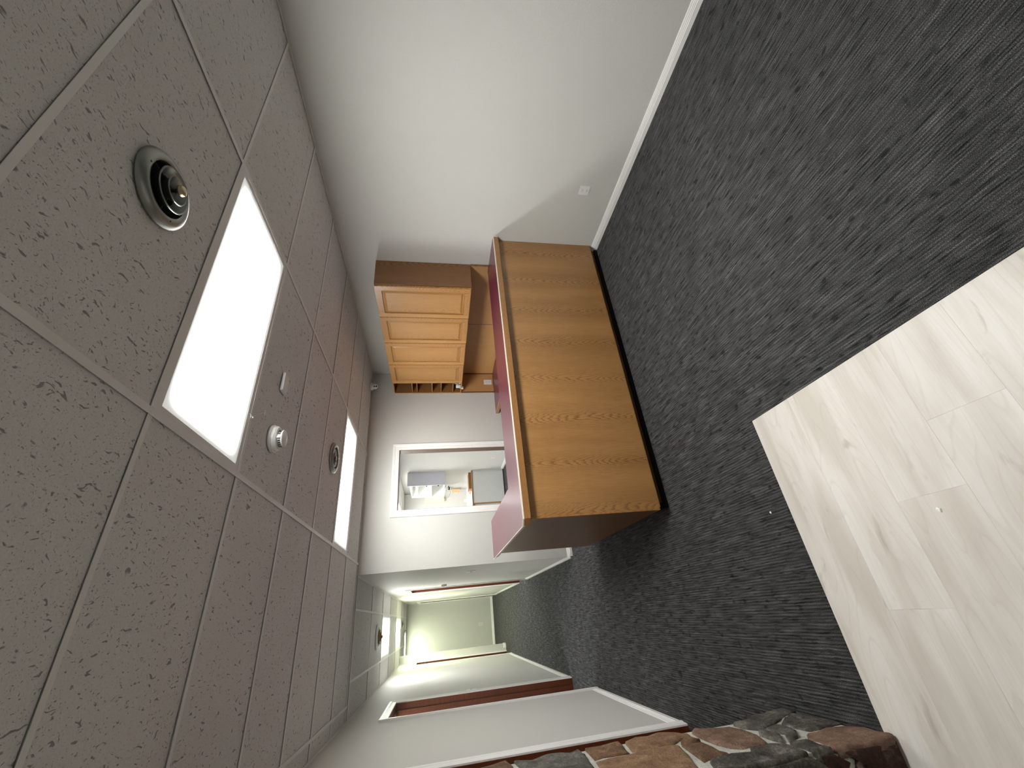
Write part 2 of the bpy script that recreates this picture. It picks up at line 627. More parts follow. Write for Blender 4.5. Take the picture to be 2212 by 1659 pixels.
DH = 2.02
wall('wall_right', 0, XR, XR + TH, -2.6, 11.22)
wall('wall_back', 1, YB, YB + TH, XH, XR, holes=[(1.155, 1.917, DH)])
wall('wall_hall_right', 0, XH, XH + TH, YB + TH, 13.32, holes=[(7.77, 8.60, DH), (12.36, 13.12, DH)])
wall('wall_left', 0, XL, XL - TH, 2.12, 11.12, holes=[(2.22, 3.125, DH), (4.87, 5.75, DH), (10.36, 11.06, DH)])
wall('wall_hall_jog', 1, 11.12, 11.24, -3.4, -0.565)
wall('wall_hall_end', 1, 13.2, 13.32, -2.3, XH)
wall('wall_hall_far_left', 0, -2.3, -2.42, 11.24, 13.32)
wall('wall_break_room_far', 1, 11.1, 11.22, XH + TH, XR)
wall('wall_office_far', 0, -3.4, -3.52, 4.2, 11.24)
wall('wall_office_near', 1, 4.32, 4.2, -3.4, XL - TH)
wall('wall_entry_side', 1, 2.12, 2.24, -2.8, XL - TH)
wall('wall_entry_left', 0, -2.8, -2.92, -2.6, 2.24)
wall('wall_front', 1, -2.6, -2.72, -2.92, XR + TH)

# ------------------------------------------------------------------ floor: carpet and planks
PX, PY = 0.722, 1.648
floor = struct('floor', bx(-3.6, 3.2, -2.8, 13.4, -0.12, -0.008), M['mortar'])
cb = MB()
cb.box(PX, 3.14, -2.72, PY, -0.008, 0.0)
cb.box(-3.5, 3.14, PY, 13.32, -0.008, 0.0)
obj('carpet', cb, M['carpet'], floor)
rows = [PY]
yy = PY - 0.238
while yy > -2.6:
    rows.append(yy)
    yy -= 0.2175
rows.append(-2.6)
plank_me = {}
joints = {1: -0.115, 2: 0.205}
for i in range(len(rows) - 1):
    y1, y0 = rows[i], rows[i + 1]
    if y1 - y0 < 0.02:
        continue
    j = joints.get(i, -0.9 + 0.437 * ((i * 5) % 4))
    xs = [PX]
    x = j
    while x < PX - 0.05:
        x += 1.22
    x -= 1.22
    if i == 0:
        x = -0.62
    while x > -2.8:
        xs.append(x)
        x -= 1.22
    xs.append(-2.8)
    for a, b in zip(xs, xs[1:]):
        g = 0.00012
        wd, dp = a - b - 2 * g, y1 - y0 - 2 * g
        key = (round(wd, 3), round(dp, 3))
        if key not in plank_me:
            plank_me[key] = bx(-wd / 2, wd / 2, -dp / 2, dp / 2, -0.007, -0.0005).mesh('plank', [M['plank']], 0.00015)
        link('plank', plank_me[key], floor, ((a + b) / 2, (y0 + y1) / 2, 0))

# ------------------------------------------------------------------ ceiling
ceil = struct('ceiling', bx(-3.6, 3.2, -2.8, 13.4, CE + 0.08, CE + 0.2), M['dark'])
tile_me = {}
LIGHTS = []       # (cx, cy, along) filled below; cells they take
taken = set()


def put_tile(x0, x1, y0, y1, light=None):
    wd, dp = x1 - x0 - 0.012, y1 - y0 - 0.012
    if wd < 0.02 or dp < 0.02:
        return
    key = (round(wd, 3), round(dp, 3))
    if key not in tile_me:
        tile_me[key] = bx(-wd / 2, wd / 2, -dp / 2, dp / 2, 0.0, 0.016).mesh('ceiling_tile', [M['tile']], 0.002)
    o = link('ceiling_tile', tile_me[key], ceil, ((x0 + x1) / 2, (y0 + y1) / 2, CE + 0.0025 + random.random() ** 2 * 0.003))
    o.rotation_euler = (random.uniform(-1, 1) * 0.0012, random.uniform(-1, 1) * 0.0012, 0)


def tee(name, axis, at, a0, a1, wd=0.024):
    mb = MB()
    h = wd / 2
    if axis == 0:
        mb.box(a0, a1, at - h, at + h, CE - 0.002, CE)
        mb.box(a0, a1, at - 0.0015, at + 0.0015, CE, CE + 0.03)
    else:
        mb.box(at - h, at + h, a0, a1, CE - 0.002, CE)
        mb.box(at - 0.0015, at + 0.0015, a0, a1, CE, CE + 0.03)
    obj(name, mb, M['tee'], ceil, bevel=0.0006)


def cells(edges):
    return list(zip(edges, edges[1:]))


# main room grid
xe = [XL, GX - TW, GX, GX + TW, XR]
ye = [-2.6] + [GY + k * TD for k in range(-6, 7)] + [YB]
ye = [v for i, v in enumerate(ye) if i == 0 or v - ye[i - 1] > 0.02]
light_cells = [(GX, GY), (GX, GY + 4 * TD), (GX, GY - 4 * TD)]
for a, b in cells(xe):
    for c, d in cells(ye):
        if a == XL and c < -0.1:
            pass
        if any(abs(a - lx) < 0.01 and abs(c - ly) < 0.01 for lx, ly in light_cells):
            continue
        if c > YB - 0.1:
            continue
        if b <= XL + 0.2 and False:
            continue
        put_tile(a, b, c, min(d, YB))
for xv in xe[1:-1]:
    tee('main_runner', 1, xv, -2.6, YB)
for yv in ye[1:-1]:
    for a, b in cells(xe):
        tee('cross_tee', 0, yv, a + 0.012, b - 0.012, 0.020)
# entry bay left of the main grid
for c, d in cells(ye):
    if d <= 2.2:
        for k in range(2):
            put_tile(XL - 1.04 * (k + 1), XL - 1.04 * k, c, d)
tee('main_runner', 1, XL, -2.6, 2.1)
tee('main_runner', 1, XL - 1.04, -2.6, 2.1)
# hall grid
hx = [XL, -0.41, 0.20, XH]
hy = [4.99 + 1.2192 * k for k in range(0, 7)] + [13.2]
hall_lights = [(-0.41, 2), (-0.41, 4)]
for a, b in cells(hx):
    for i, (c, d) in enumerate(cells(hy)):
        if (round(a, 2), i) in hall_lights:
            continue
        if i == 6:
            if abs(a + 0.41) < 0.01:
                continue
        put_tile(a, b, c, d)
put_tile(XL, XH, YB, 4.99)
for xv in hx[1:-1]:
    tee('main_runner', 1, xv, 4.99, 13.2, 0.024)
for yv in hy[:-1]:
    for a, b in cells(hx):
        tee('cross_tee', 0, yv, a + 0.012, b - 0.012, 0.020)
# far cross corridor
put_tile(-2.3, XL, 11.24, 12.31)
put_tile(-2.3, XL - 0.35, 12.31, 13.2)
put_tile(0.2 - 0.3, 0.2, 12.31, 13.2)
# break room and office
for k in range(10):
    for a, b in ((XH + TH, 1.83), (1.83, XR)):
        c, d = 5.07 + 0.603 * k, 5.07 + 0.603 * (k + 1)
        if k == 3 and a < 1:
            continue
        if k in (7, 8) and a > 1:
            put_tile(2.452, b, c, d)
            continue
        put_tile(a, b, c, d)
for k in range(10):
    put_tile(-3.4, -2.12, 4.32 + 0.68 * k, 4.32 + 0.68 * (k + 1))
    if k not in (1, 5):
        put_tile(-2.12, XL - TH, 4.32 + 0.68 * k, 4.32 + 0.68 * (k + 1))


# wall angles where the ceiling meets the walls
def angle(axis, at, side, a0, a1):
    mb = MB()
    if axis == 0:
        mb.box(min(at, at + side * 0.022), max(at, at + side * 0.022), a0, a1, CE - 0.0035, CE - 0.0005)
        mb.box(min(at, at + side * 0.002), max(at, at + side * 0.002), a0, a1, CE - 0.0005, CE + 0.022)
    else:
        mb.box(a0, a1, min(at, at + side * 0.022), max(at, at + side * 0.022), CE - 0.0035, CE - 0.0005)
        mb.box(a0, a1, min(at, at + side * 0.002), max(at, at + side * 0.002), CE - 0.0005, CE + 0.022)
    obj('wall_angle', mb, M['tee'], ceil)


angle(0, XR, -1, -2.6, YB)
angle(1, YB, -1, XH, XR - 0.022)
angle(0, XL, 1, 2.12, 11.12)
angle(0, XH, -1, YB, 13.2)
angle(1, 13.2, -1, -2.3, XH - 0.022)
angle(1, 11.12, -1, XL + 0.022, -0.565)
mbt = bx(XL, XH, 4.975, 5.0, CE - 0.003, CE)
obj('cross_tee', mbt, M['tee'], ceil)

# ------------------------------------------------------------------ baseboards and casings
BPROF = [(0, 0), (0.013, 0), (0.013, 0.030), (0.0105, 0.032), (0.0105, 0.040), (0.0085, 0.042), (0.0085, 0.049), (0.006, 0.051), (0.0045, 0.060), (0.002, 0.065), (0, 0.065)]


def baseboard(name, axis, at, side, a0, a1):
    rings = []
    for a in (a0, a1):
        if axis == 0:
            rings.append([(at + side * t, a, h) for t, h in BPROF])
        else:
            rings.append([(a, at + side * t, h) for t, h in BPROF])
    o = obj(name, MB().loft(rings), M['trim'])
    o['kind'] = 'structure'
    return o


baseboard('baseboard_right', 0, XR, -1, -2.6, 2.655)
baseboard('baseboard_back', 1, YB, -1, XH - 0.013, 1.09)
baseboard('baseboard_back_corner', 1, YB, -1, 1.98, 2.42)
baseboard('baseboard_hall_right', 0, XH, -1, YB - 0.013, 7.70)
baseboard('baseboard_hall_right_far', 0, XH, -1, 8.67, 12.29)
baseboard('baseboard_hall_end', 1, 13.2, -1, -2.3, XH)
baseboard('baseboard_jog', 1, 11.12, -1, XL + 0.075, -0.552)
baseboard('baseboard_jog_end', 0, -0.565, 1, 11.107, 11.24)
baseboard('baseboard_left', 0, XL, 1, 3.19, 4.80)
baseboard('baseboard_hall_left', 0, XL, 1, 5.82, 10.29)
baseboard('baseboard_break_room', 0, XR, -1, 5.07, 9.28)
baseboard('baseboard_break_room_far', 1, 11.1, -1, XH + TH, 2.2)

CPROF = [(-0.0125, 0), (-0.0125, 0.010), (0.018, 0.013), (0.022, 0.011), (0.034, 0.013), (0.038, 0.016), (0.048, 0.016), (0.060, 0.018), (0.064, 0.014), (0.064, 0)]


def casing(parent, axis, at, side, a0, a1, h):
    def P(a, t, z):
        return (at + side * t, a, z) if axis == 0 else (a, at + side * t, z)
    leg0 = [[P(a0 - wv, t, 0.0) for wv, t in CPROF], [P(a0 - wv, t, h + wv) for wv, t in CPROF]]
    leg1 = [[P(a1 + wv, t, 0.0) for wv, t in CPROF], [P(a1 + wv, t, h + wv) for wv, t in CPROF]]
    head = [[P(a0 - wv, t, h + wv) for wv, t in CPROF], [P(a1 + wv, t, h + wv) for wv, t in CPROF]]
    obj('casing', MB().loft(leg0), M['trim'], parent)
    obj('casing', MB().loft(leg1), M['trim'], parent)
    obj('casing_head', MB().loft(head), M['trim'], parent)


def doorway(name, axis, face, back, a0, a1, h, side, leaf=None, stop=True, both=True, jm='jamb'):
    lo, hi = min(face, back) - 0.001, max(face, back) + 0.001
    t = 0.017
    mb = MB()

    def B(p, q, za, zb, l=lo, hh=hi):
        if axis == 0:
            mb.box(l, hh, p, q, za, zb)
        else:
            mb.box(p, q, l, hh, za, zb)
    B(a0 + 0.0005, a0 + t, 0.0, h - 0.0005)
    B(a1 - t, a1 - 0.0005, 0.0, h - 0.0005)
    B(a0 + t, a1 - t, h - t, h - 0.0005)
    d = obj(name, mb, M[jm])
    d['kind'] = 'structure'
    mb = MB()
    mid = (lo + hi) / 2 + side * -0.02
    B(a0 + t, a0 + t + 0.011, 0, h - t, mid - 0.018, mid + 0.018)
    B(a1 - t - 0.011, a1 - t, 0, h - t, mid - 0.018, mid + 0.018)
    B(a0 + t + 0.011, a1 - t - 0.011, h - t - 0.011, h - t, mid - 0.018, mid + 0.018)
    if stop:
        obj('door_stop', mb, M['jamb'], d)
    casing(d, axis, face, side, a0, a1, h)
    if both:
        casing(d, axis, back, -side, a0, a1, h)
    if leaf:
        mb = MB()
        l0 = back + side * 0.002
        l1 = back + side * 0.037
        B(a0 + t + 0.003, a1 - t - 0.003, 0.012, h - t - 0.003, min(l0, l1), max(l0, l1))
        obj('door_leaf', mb, M['jamb'], d, bevel=0.002)
        kn = MB()
        ka = a0 + 0.09
        sx = back + side * 0.037
        prof = [(0.0, 0.0), (0.032, 0.0), (0.032, 0.006), (0.011, 0.012), (0.011, 0.03), (0.026, 0.042), (0.026, 0.058), (0.012, 0.066), (0.0, 0.066)]
        prof = [(r, side * hh) for r, hh in prof]
        if axis == 0:
            kn.lathe(prof, (sx, ka, 0.95), 0, 20)
        else:
            kn.lathe(prof, (ka, sx, 0.95), 1, 20)
        obj('door_knob', kn, M['steel'], d, smooth=True)
    return d


doorway('door_1', 1, YB, YB + TH, 1.155, 1.917, DH, -1, stop=False, jm='jamb_brown')
doorway('door_2', 0, XL, XL - TH, 4.87, 5.75, DH, 1)
doorway('door_3', 0, XL, XL - TH, 2.22, 3.125, DH, 1, leaf=True, both=False)
doorway('door_4', 0, XH, XH + TH, 7.77, 8.60, DH, -1)
doorway('door_5', 0, XL, XL - TH, 10.36, 11.06, DH, 1, leaf=True, both=False)
doorway('door_6', 0, XH, XH + TH, 12.36, 13.12, DH, -1, leaf=True, both=False)


# ------------------------------------------------------------------ ceiling lights
def troffer(label, cx, cy, lx, ly, col, strength, group='fluorescent ceiling lights'):
    t = thing('ceiling_light', label, 'ceiling light', (cx, cy, CE), group)
    fr = MB()
    w2, d2, f = lx / 2 - 0.010, ly / 2 - 0.010, 0.026
    z0, z1 = CE - 0.0005, CE + 0.05
    fr.box(cx - w2, cx + w2, cy - d2, cy - d2 + f, z0, z1)
    fr.box(cx - w2, cx + w2, cy + d2 - f, cy + d2, z0, z1)
    fr.box(cx - w2, cx - w2 + f, cy - d2 + f, cy + d2 - f, z0, z1)
    fr.box(cx + w2 - f, cx + w2, cy - d2 + f, cy + d2 - f, z0, z1)
    obj('frame', fr, M['tee'], t, bevel=0.001)
    hx_, hy_ = w2 - f, d2 - f
    ln = bx(cx - hx_, cx + hx_, cy - hy_, cy + hy_, CE + 0.002, CE + 0.006)
    obj('lens', ln, mat_lens('troffer_lens', col, strength, hx_, hy_), t)
    return t


WARM = (1.0, 1.0, 0.97, 1)
GREEN = (0.93, 1.0, 0.74, 1)
troffer('large bright ceiling light beside the round vent nearest the camera', GX + TW / 2, GY + TD / 2, TW, TD, WARM, LAMP)
troffer('bright ceiling light over the counter, nearest the back wall', GX + TW / 2, GY + 4.5 * TD, TW, TD, WARM, LAMP * 0.82)
troffer('added fill ceiling light in the entry bay, unseen behind the camera', GX + TW / 2, GY - 3.5 * TD, TW, TD, WARM, LAMP * 0.20)  # added fill lamp, continues the light spacing out of view
troffer('ceiling light at the near end of the hall, beside the hall vent', -0.105, 4.99 + 2.5 * 1.2192, 0.61, 1.2192, WARM, LAMP_HALL * 0.68)
troffer('greenish middle ceiling light of the hall', -0.105, 4.99 + 4.5 * 1.2192, 0.61, 1.2192, GREEN, LAMP_HALL * 1.1)
troffer('crosswise ceiling light against the end wall of the hall', -0.71, 12.74, 1.2192, 0.61, GREEN, LAMP_HALL * 0.48)
troffer('ceiling light in the break room seen through the back doorway', 2.141, 9.894, 0.61, 1.206, (1, 1, 0.97, 1), LAMP_ROOM * 0.95)
troffer('ceiling light in the break room beside the hall doorway', 1.235, 7.18, 1.19, 0.603, (1, 1, 0.97, 1), LAMP_ROOM)
troffer('ceiling light in the office behind the left doorway', -1.48, 5.34, 1.28, 0.68, WARM, LAMP_ROOM * 0.45)
troffer('ceiling light in the office far from the left doorway', -1.48, 8.06, 1.28, 0.68, WARM, LAMP_ROOM * 0.45)

# ------------------------------------------------------------------ round ceiling vents
def round_vent(label, cx, cy, k=1.0, m1='steel', m2='steel', m3='dark', proj=1.0):
    t = thing('ceiling_vent', label, 'vent', (cx, cy, CE), 'round ceiling vents')
    c = (cx, cy, CE)

    def L(name, prof, m):
        if name in ('cone', 'hub'):
            prof = [(r, h * proj) for r, h in prof]
        return obj(name, MB().lathe([(r * k, h * k) for r, h in prof], c, 2, 56), m, t, smooth=True)
    L('outer_ring', [(0.122, 0.0), (0.124, -0.004), (0.120, -0.013), (0.108, -0.022), (0.094, -0.024), (0.086, -0.021), (0.084, -0.012), (0.086, 0.0)], M[m1])
    L('duct_shade', [(0.0, -0.0015), (0.088, -0.0015), (0.088, -0.0005), (0.0, -0.0005)], M[m3])  # flat disc, its dark colour stands in for the shaded duct opening
    L('cone', [(0.050, -0.006), (0.070, -0.034), (0.0725, -0.035), (0.0715, -0.038), (0.068, -0.037), (0.048, -0.009)], M[m2])
    L('cone', [(0.026, -0.012), (0.044, -0.044), (0.0465, -0.045), (0.0455, -0.048), (0.042, -0.047), (0.024, -0.015)], M[m2])
    L('hub', [(0.0, -0.046), (0.006, -0.046), (0.008, -0.050), (0.016, -0.052), (0.018, -0.056), (0.015, -0.064), (0.007, -0.067), (0.0, -0.0675)], M['brass'])
    for a in (0.5, 2.6, 4.7):
        sc = MB().lathe([(0.0, -0.0005), (0.0032, -0.0005), (0.0032, 0.0008)], (cx + 0.098 * k * math.cos(a), cy + 0.098 * k * math.sin(a), CE - 0.0235 * k), 2, 10)
        obj('screw', sc, M['slot'], t)
    sp = MB()
    for a in (0.9, 2.99, 5.09):
        d = Vector((math.cos(a), math.sin(a), 0))
        sp.tube([Vector(c) + d * 0.008 * k + Vector((0, 0, -0.03 * k * proj)), Vector(c) + d * 0.087 * k + Vector((0, 0, -0.010 * k))], 0.002 * k, 6)
    sp.tube([(cx, cy, CE - 0.004), (cx, cy, CE - 0.055 * k * proj)], 0.006 * k, 8)
    obj('bracket', sp, M['slot'], t)
    return t


v = round_vent('large round metal ceiling vent nearest the camera, before the first light', 1.245, 0.945, 0.97)
round_vent('smaller looking round ceiling vent beside the light over the counter', 1.25, 3.375, 1.0, proj=0.42)
round_vent('round ceiling vent at the near end of the hall', -0.09, 6.86, 1.25, 'tee', 'vent_lit', 'card')  # tan cones and brown centre have the hall lamp's light painted in
round_vent('dark round ceiling vent deep in the hall past the middle light', 0.06, 11.5, 0.6)

# ------------------------------------------------------------------ small ceiling devices
t = thing('smoke_detector', 'white round smoke detector on the ceiling between the two lights', 'smoke detector', (0.905, 2.125, CE))
c = (0.905, 2.125, CE)
obj('base', MB().lathe([(0.0, -0.0005), (0.072, -0.0005), (0.073, -0.006), (0.070, -0.013), (0.066, -0.015)], c, 2, 48), M['white'], t, smooth=True)
obj('body', MB().lathe([(0.066, -0.012), (0.064, -0.026), (0.056, -0.034), (0.044, -0.036)], c, 2, 48), M['white'], t, smooth=True)
obj('cover', MB().lathe([(0.0385, -0.034), (0.0385, -0.052), (0.044, -0.053), (0.043, -0.058), (0.030, -0.062), (0.0, -0.063)], c, 2, 48), M['white'], t, smooth=True)
for k in range(20):
    a = 2 * math.pi * k / 20
    if k % 5 == 0:
        continue
    d = Vector((math.cos(a), math.sin(a), 0))
    s_ = Vector((-d.y, d.x, 0))
    p = Vector(c) + d * 0.0395
    ring = [p + s_ * q for q in (-0.003, 0.003)]
    mb = MB().loft([[tuple(ring[0] - d * 0.001 + Vector((0, 0, z))), tuple(ring[1] - d * 0.001 + Vector((0, 0, z))), tuple(ring[1] + d * 0.0012 + Vector((0, 0, z))), tuple(ring[0] + d * 0.0012 + Vector((0, 0, z)))] for z in (-0.049, -0.038)])
    obj('slot', mb, M['slot'], t)
for a in (0.3, 2.4, 4.5):
    mb = MB()
    d = Vector((math.cos(a), math.sin(a), 0))
    p = Vector(c) + d * 0.0445
    mb.box(p.x - 0.005, p.x + 0.005, p.y - 0.005, p.y + 0.005, CE - 0.053, CE - 0.036)
    obj('clip', mb, M['white'], t, bevel=0.001)

pad = obj('motion_sensor', bx(1.172, 1.284, 2.083, 2.155, CE - 0.016, CE - 0.0005), M['white'], None, (1.228, 2.12, CE), 0.004, segs=2)
tag(pad, 'flat white rectangular sensor on the ceiling beside the smoke detector', 'sensor')
obj('seam', bx(1.172 - 0.0005, 1.284 + 0.0005, 2.083 - 0.0005, 2.155 + 0.0005, CE - 0.0035, CE - 0.0025), M['tee'], pad)

tie = MB()
z = CE - 0.004
tie.tube([(0.895, 1.845, z), (0.93, 1.885, z - 0.004), (0.97, 1.95, z - 0.002), (0.985, 1.97, z)], 0.0012, 6)
for k in range(3):
    pts = []
    for q in range(9):
        a = 2 * math.pi * q / 8
        pts.append((0.889 + 0.010 * math.cos(a + k) + 0.003 * k, 1.832 + 0.014 * math.sin(a + k), z - 0.002 + 0.006 * math.sin(a * 1 + k * 2)))
    tie.tube(pts, 0.0011, 6)
o = obj('wire_tie', tie, M['clear'], None, (0.93, 1.9, CE))
tag(o, 'thin white wire tie hanging at the edge of the nearest ceiling light', 'wire tie')
pt = MB()
pt.box(0.965, 0.989, 1.962, 1.976, CE - 0.006, CE - 0.003)
obj('tip', pt, M['white'], o)

# turret security camera in the corner
cc = Vector((2.735, 4.80, CE))
t = thing('security_camera', 'white turret security camera on the ceiling in the back corner', 'security camera', tuple(cc))
obj('base', MB().lathe([(0.0, -0.0005), (0.052, -0.0005), (0.052, -0.016), (0.046, -0.030), (0.040, -0.038)], tuple(cc), 2, 40), M['white'], t, smooth=True)
bc = cc + Vector((-0.004, -0.010, -0.055))
ball = MB()
prof = [(0.040 * math.sin(math.pi * i / 18), -0.040 * math.cos(math.pi * i / 18)) for i in range(19)]
ball.lathe(prof, tuple(bc), 2, 36)
obj('ball', ball, M['white'], t, smooth=True)
look = Vector((-0.50, -0.83, -0.25)).normalized()
R3 = look.to_track_quat('Z', 'Y').to_matrix()


def disc(name, ctr, r, h, m, parent, off=(0, 0)):
    mb = MB().lathe([(0.0, -0.006), (r, -0.006), (r, h * 0.6), (r * 0.8, h), (0.0, h)], (0, 0, 0), 2, 28)
    mb.v = [tuple(R3 @ Vector((p[0] + off[0], p[1] + off[1], p[2])) + ctr) for p in mb.v]
    return obj(name, mb, m, parent, smooth=True)


disc('face_plate', bc + look * 0.030, 0.029, 0.007, M['white'], t)
disc('eye', bc + look * 0.036, 0.0095, 0.004, M['dark'], t, (0, 0.013))
disc('eye', bc + look * 0.036, 0.0105, 0.004, M['dark'], t, (0, -0.011))

# ------------------------------------------------------------------ reception counter
RC = thing('reception_counter', 'oak reception counter with a burgundy top running out from the right wall', 'counter', (1.7, 2.75, 0))
YF, XE, ZB = 2.582, 0.508, 0.09
ZC = 0.995
obj('front_panel', bx(XE + 0.012, XR - 0.001, YF, YF + 0.018, ZB, ZC), M['oak_front'], RC, bevel=0.0008)
obj('corner_trim', bx(XE - 0.001, XE + 0.012, YF - 0.001, YF + 0.018, ZB, ZC), M['oak_edge_z'], RC, bevel=0.001)
obj('end_panel', bx(XE, XE + 0.018, YF + 0.018, 4.07, ZB, ZC), M['oak_end'], RC, bevel=0.0008)
obj('back_panel', MB().box(0.80, XR - 0.001, 2.925, 2.94, ZB, ZC).box(0.80, 0.815, 2.94, 4.07, ZB, ZC).box(XE + 0.018, 0.80, 4.055, 4.07, ZB, ZC), M['oak_end'], RC)
obj('bottom_rail', bx(XE + 0.02, XR - 0.001, YF, YF + 0.018, ZB - 0.006, ZB), M['oak_edge_x'], RC)
kb = MB()
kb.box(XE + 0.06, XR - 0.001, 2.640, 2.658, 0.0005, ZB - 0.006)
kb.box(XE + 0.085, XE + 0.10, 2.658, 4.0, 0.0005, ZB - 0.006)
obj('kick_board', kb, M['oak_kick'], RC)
vb = MB()
vb.box(XE + 0.02, XR - 0.001, 2.622, 2.6395, 0.0005, 0.030)
vb.box(XE + 0.02, XE + 0.0595, 2.6395, 2.70, 0.0005, 0.083)
vb.box(XE + 0.06, XE + 0.0845, 2.70, 4.0, 0.0005, 0.083)  # full-height black along the end stands in for the shadowed kick recess
obj('vinyl_base_and_shade', vb, M['vinyl_and_shade'], RC)
ZT = 1.034
YT = 2.550
top = [(XR - 0.001, YT), (0.505, YT), (0.468, YT + 0.036), (0.468, 4.105), (0.812, 4.105), (0.812, 2.975), (XR - 0.001, 2.975)]
obj('countertop', MB().prism(top, ZT - 0.009, ZT), [M['burgundy']], RC, bevel=0.0006)


def offset_path(path, d):
    out = []
    for i, p in enumerate(path):
        p = Vector(p)
        n = []
        if i > 0:
            e = (p - Vector(path[i - 1])).normalized()
            n.append(Vector((-e.y, e.x)))
        if i < len(path) - 1:
            e = (Vector(path[i + 1]) - p).normalized()
            n.append(Vector((-e.y, e.x)))
        nn = sum(n, Vector((0, 0))).normalized()
        k = 1.0 / max(0.3, nn.dot(n[0]))
        out.append(p + nn * d * k)
    return out


pth = top[:5]
inn, outp = offset_path(pth, 0.0002), offset_path(pth, 0.0042)
mb = MB()
ring = []
for a, b in zip(inn, outp):
    ring.append([(a.x, a.y, ZT - 0.0085), (b.x, b.y, ZT - 0.0085), (b.x, b.y, ZT + 0.0003), (a.x, a.y, ZT + 0.0003)])
mb.loft(ring)
obj('edge_band', mb, M['creamedge'], RC)
n1 = [(XR - 0.001, YT), (0.505, YT), (0.468, YT + 0.036)]
n2 = offset_path(n1, -0.026)
mb = MB()
pl = n1 + [tuple(p) for p in n2[::-1]]
pl = [(p[0], p[1]) for p in pl]
mb.prism(pl, ZC - 0.012, ZT - 0.009)
# the nosing stands just proud of the deck edge
mb.v = [(x, y - 0.006, zz) if y < YT + 0.05 else (x, y, zz) for x, y, zz in mb.v]
obj('oak_nosing', mb, M['oak_edge_x'], RC, bevel=0.0012)
obj('underside', MB().prism([(XR - 0.002, YT + 0.0275), (0.518, YT + 0.0275), (0.484, YT + 0.062), (0.478, 4.09), (0.80, 4.09), (0.80, 2.96), (XR - 0.002, 2.96)], ZC, ZT - 0.0095), M['greylam'], RC)

# ------------------------------------------------------------------ lower desk behind the counter
DK = thing('work_desk', 'lower burgundy desk with an oak edge along the right wall behind the counter', 'desk', (2.7, 4.0, 0))
obj('desk_top', bx(2.402, XR - 0.001, 2.99, YB - 0.001, 0.722, 0.760), M['burgundy'], DK, bevel=0.001)
obj('desk_edge', bx(2.382, 2.402, 2.99, YB - 0.001, 0.720, 0.7605), M['oak_edge_y'], DK, bevel=0.0015)
obj('wall_cleat', bx(2.45, XR - 0.014, YB - 0.032, YB - 0.014, 0.60, 0.7215), M['oak_edge_x'], DK)
obj('apron', bx(2.46, 2.478, 3.02, 3.9, 0.60, 0.7215), M['oak_edge_y'], DK)
for y in (3.0, 4.0):
    obj('leg_panel', bx(2.46, XR - 0.014, y - 0.009, y + 0.009, 0.0005, 0.7215), M['oak_side'], DK)

# backsplash
BS = thing('backsplash', 'tan board backsplash under the oak wall cabinet', 'backsplash', (XR, 3.9, 0.76))
mb = MB()
poly = [(2.905, 1.036), (2.98, 1.036), (2.98, 0.762), (3.816, 0.762), (3.816, 1.214), (2.905, 1.214)]
mb.loft([[(x, y, z) for y, z in poly] for x in (XR - 0.011, XR - 0.001)])
obj('board', mb, M['tan_panel'], BS, bevel=0.001)
obj('board', bx(XR - 0.011, XR - 0.001, 3.826, 4.936, 0.762, 1.214), M['tan_panel'], BS, bevel=0.001)
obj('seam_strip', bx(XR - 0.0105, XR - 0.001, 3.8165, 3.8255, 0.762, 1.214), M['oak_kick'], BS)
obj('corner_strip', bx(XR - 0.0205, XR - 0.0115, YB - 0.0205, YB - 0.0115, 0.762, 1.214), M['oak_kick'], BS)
obj('board', bx(2.722, XR - 0.012, YB - 0.011, YB - 0.001, 0.762, 1.214), M['tan_panel'], BS, bevel=0.001)
obj('edge_strip', bx(XR - 0.013, XR - 0.001, 2.890, 2.904, 1.036, 1.214), M['oak_side'], BS)
obj('edge_strip', bx(2.706, 2.7215, YB - 0.013, YB - 0.001, 0.762, 1.214), M['oak_side'], BS)

# ------------------------------------------------------------------ oak wall cabinet
WC = thing('wall_cabinet', 'oak wall cabinet with four raised panel doors and a column of cubbies', 'cabinet', (XR, 3.9, 1.215))
Z0, Z1 = 1.216, 2.104
XF = 2.722
Y0, YD, Y1 = 2.895, 4.672, YB - 0.001
obj('side_panel', bx(XF, XR - 0.001, Y0, Y0 + 0.018, Z0, Z1), M['oak_side'], WC, bevel=0.001)
ca = MB()
ca.box(XF, XR - 0.001, Y0 + 0.018, YD, Z1 - 0.018, Z1)
ca.box(XF, XR - 0.001, Y0 + 0.018, YD, Z0, Z0 + 0.018)
ca.box(XR - 0.012, XR - 0.001, Y0 + 0.018, YD, Z0 + 0.018, Z1 - 0.018)
ca.box(XF, XR - 0.012, YD - 0.018, YD, Z0 + 0.018, Z1 - 0.018)
ca.box(XF, XF + 0.3 - 0.02, 3.77, 3.79, Z0 + 0.018, Z1 - 0.018)
obj('carcass', ca, M['oak_in'], WC)
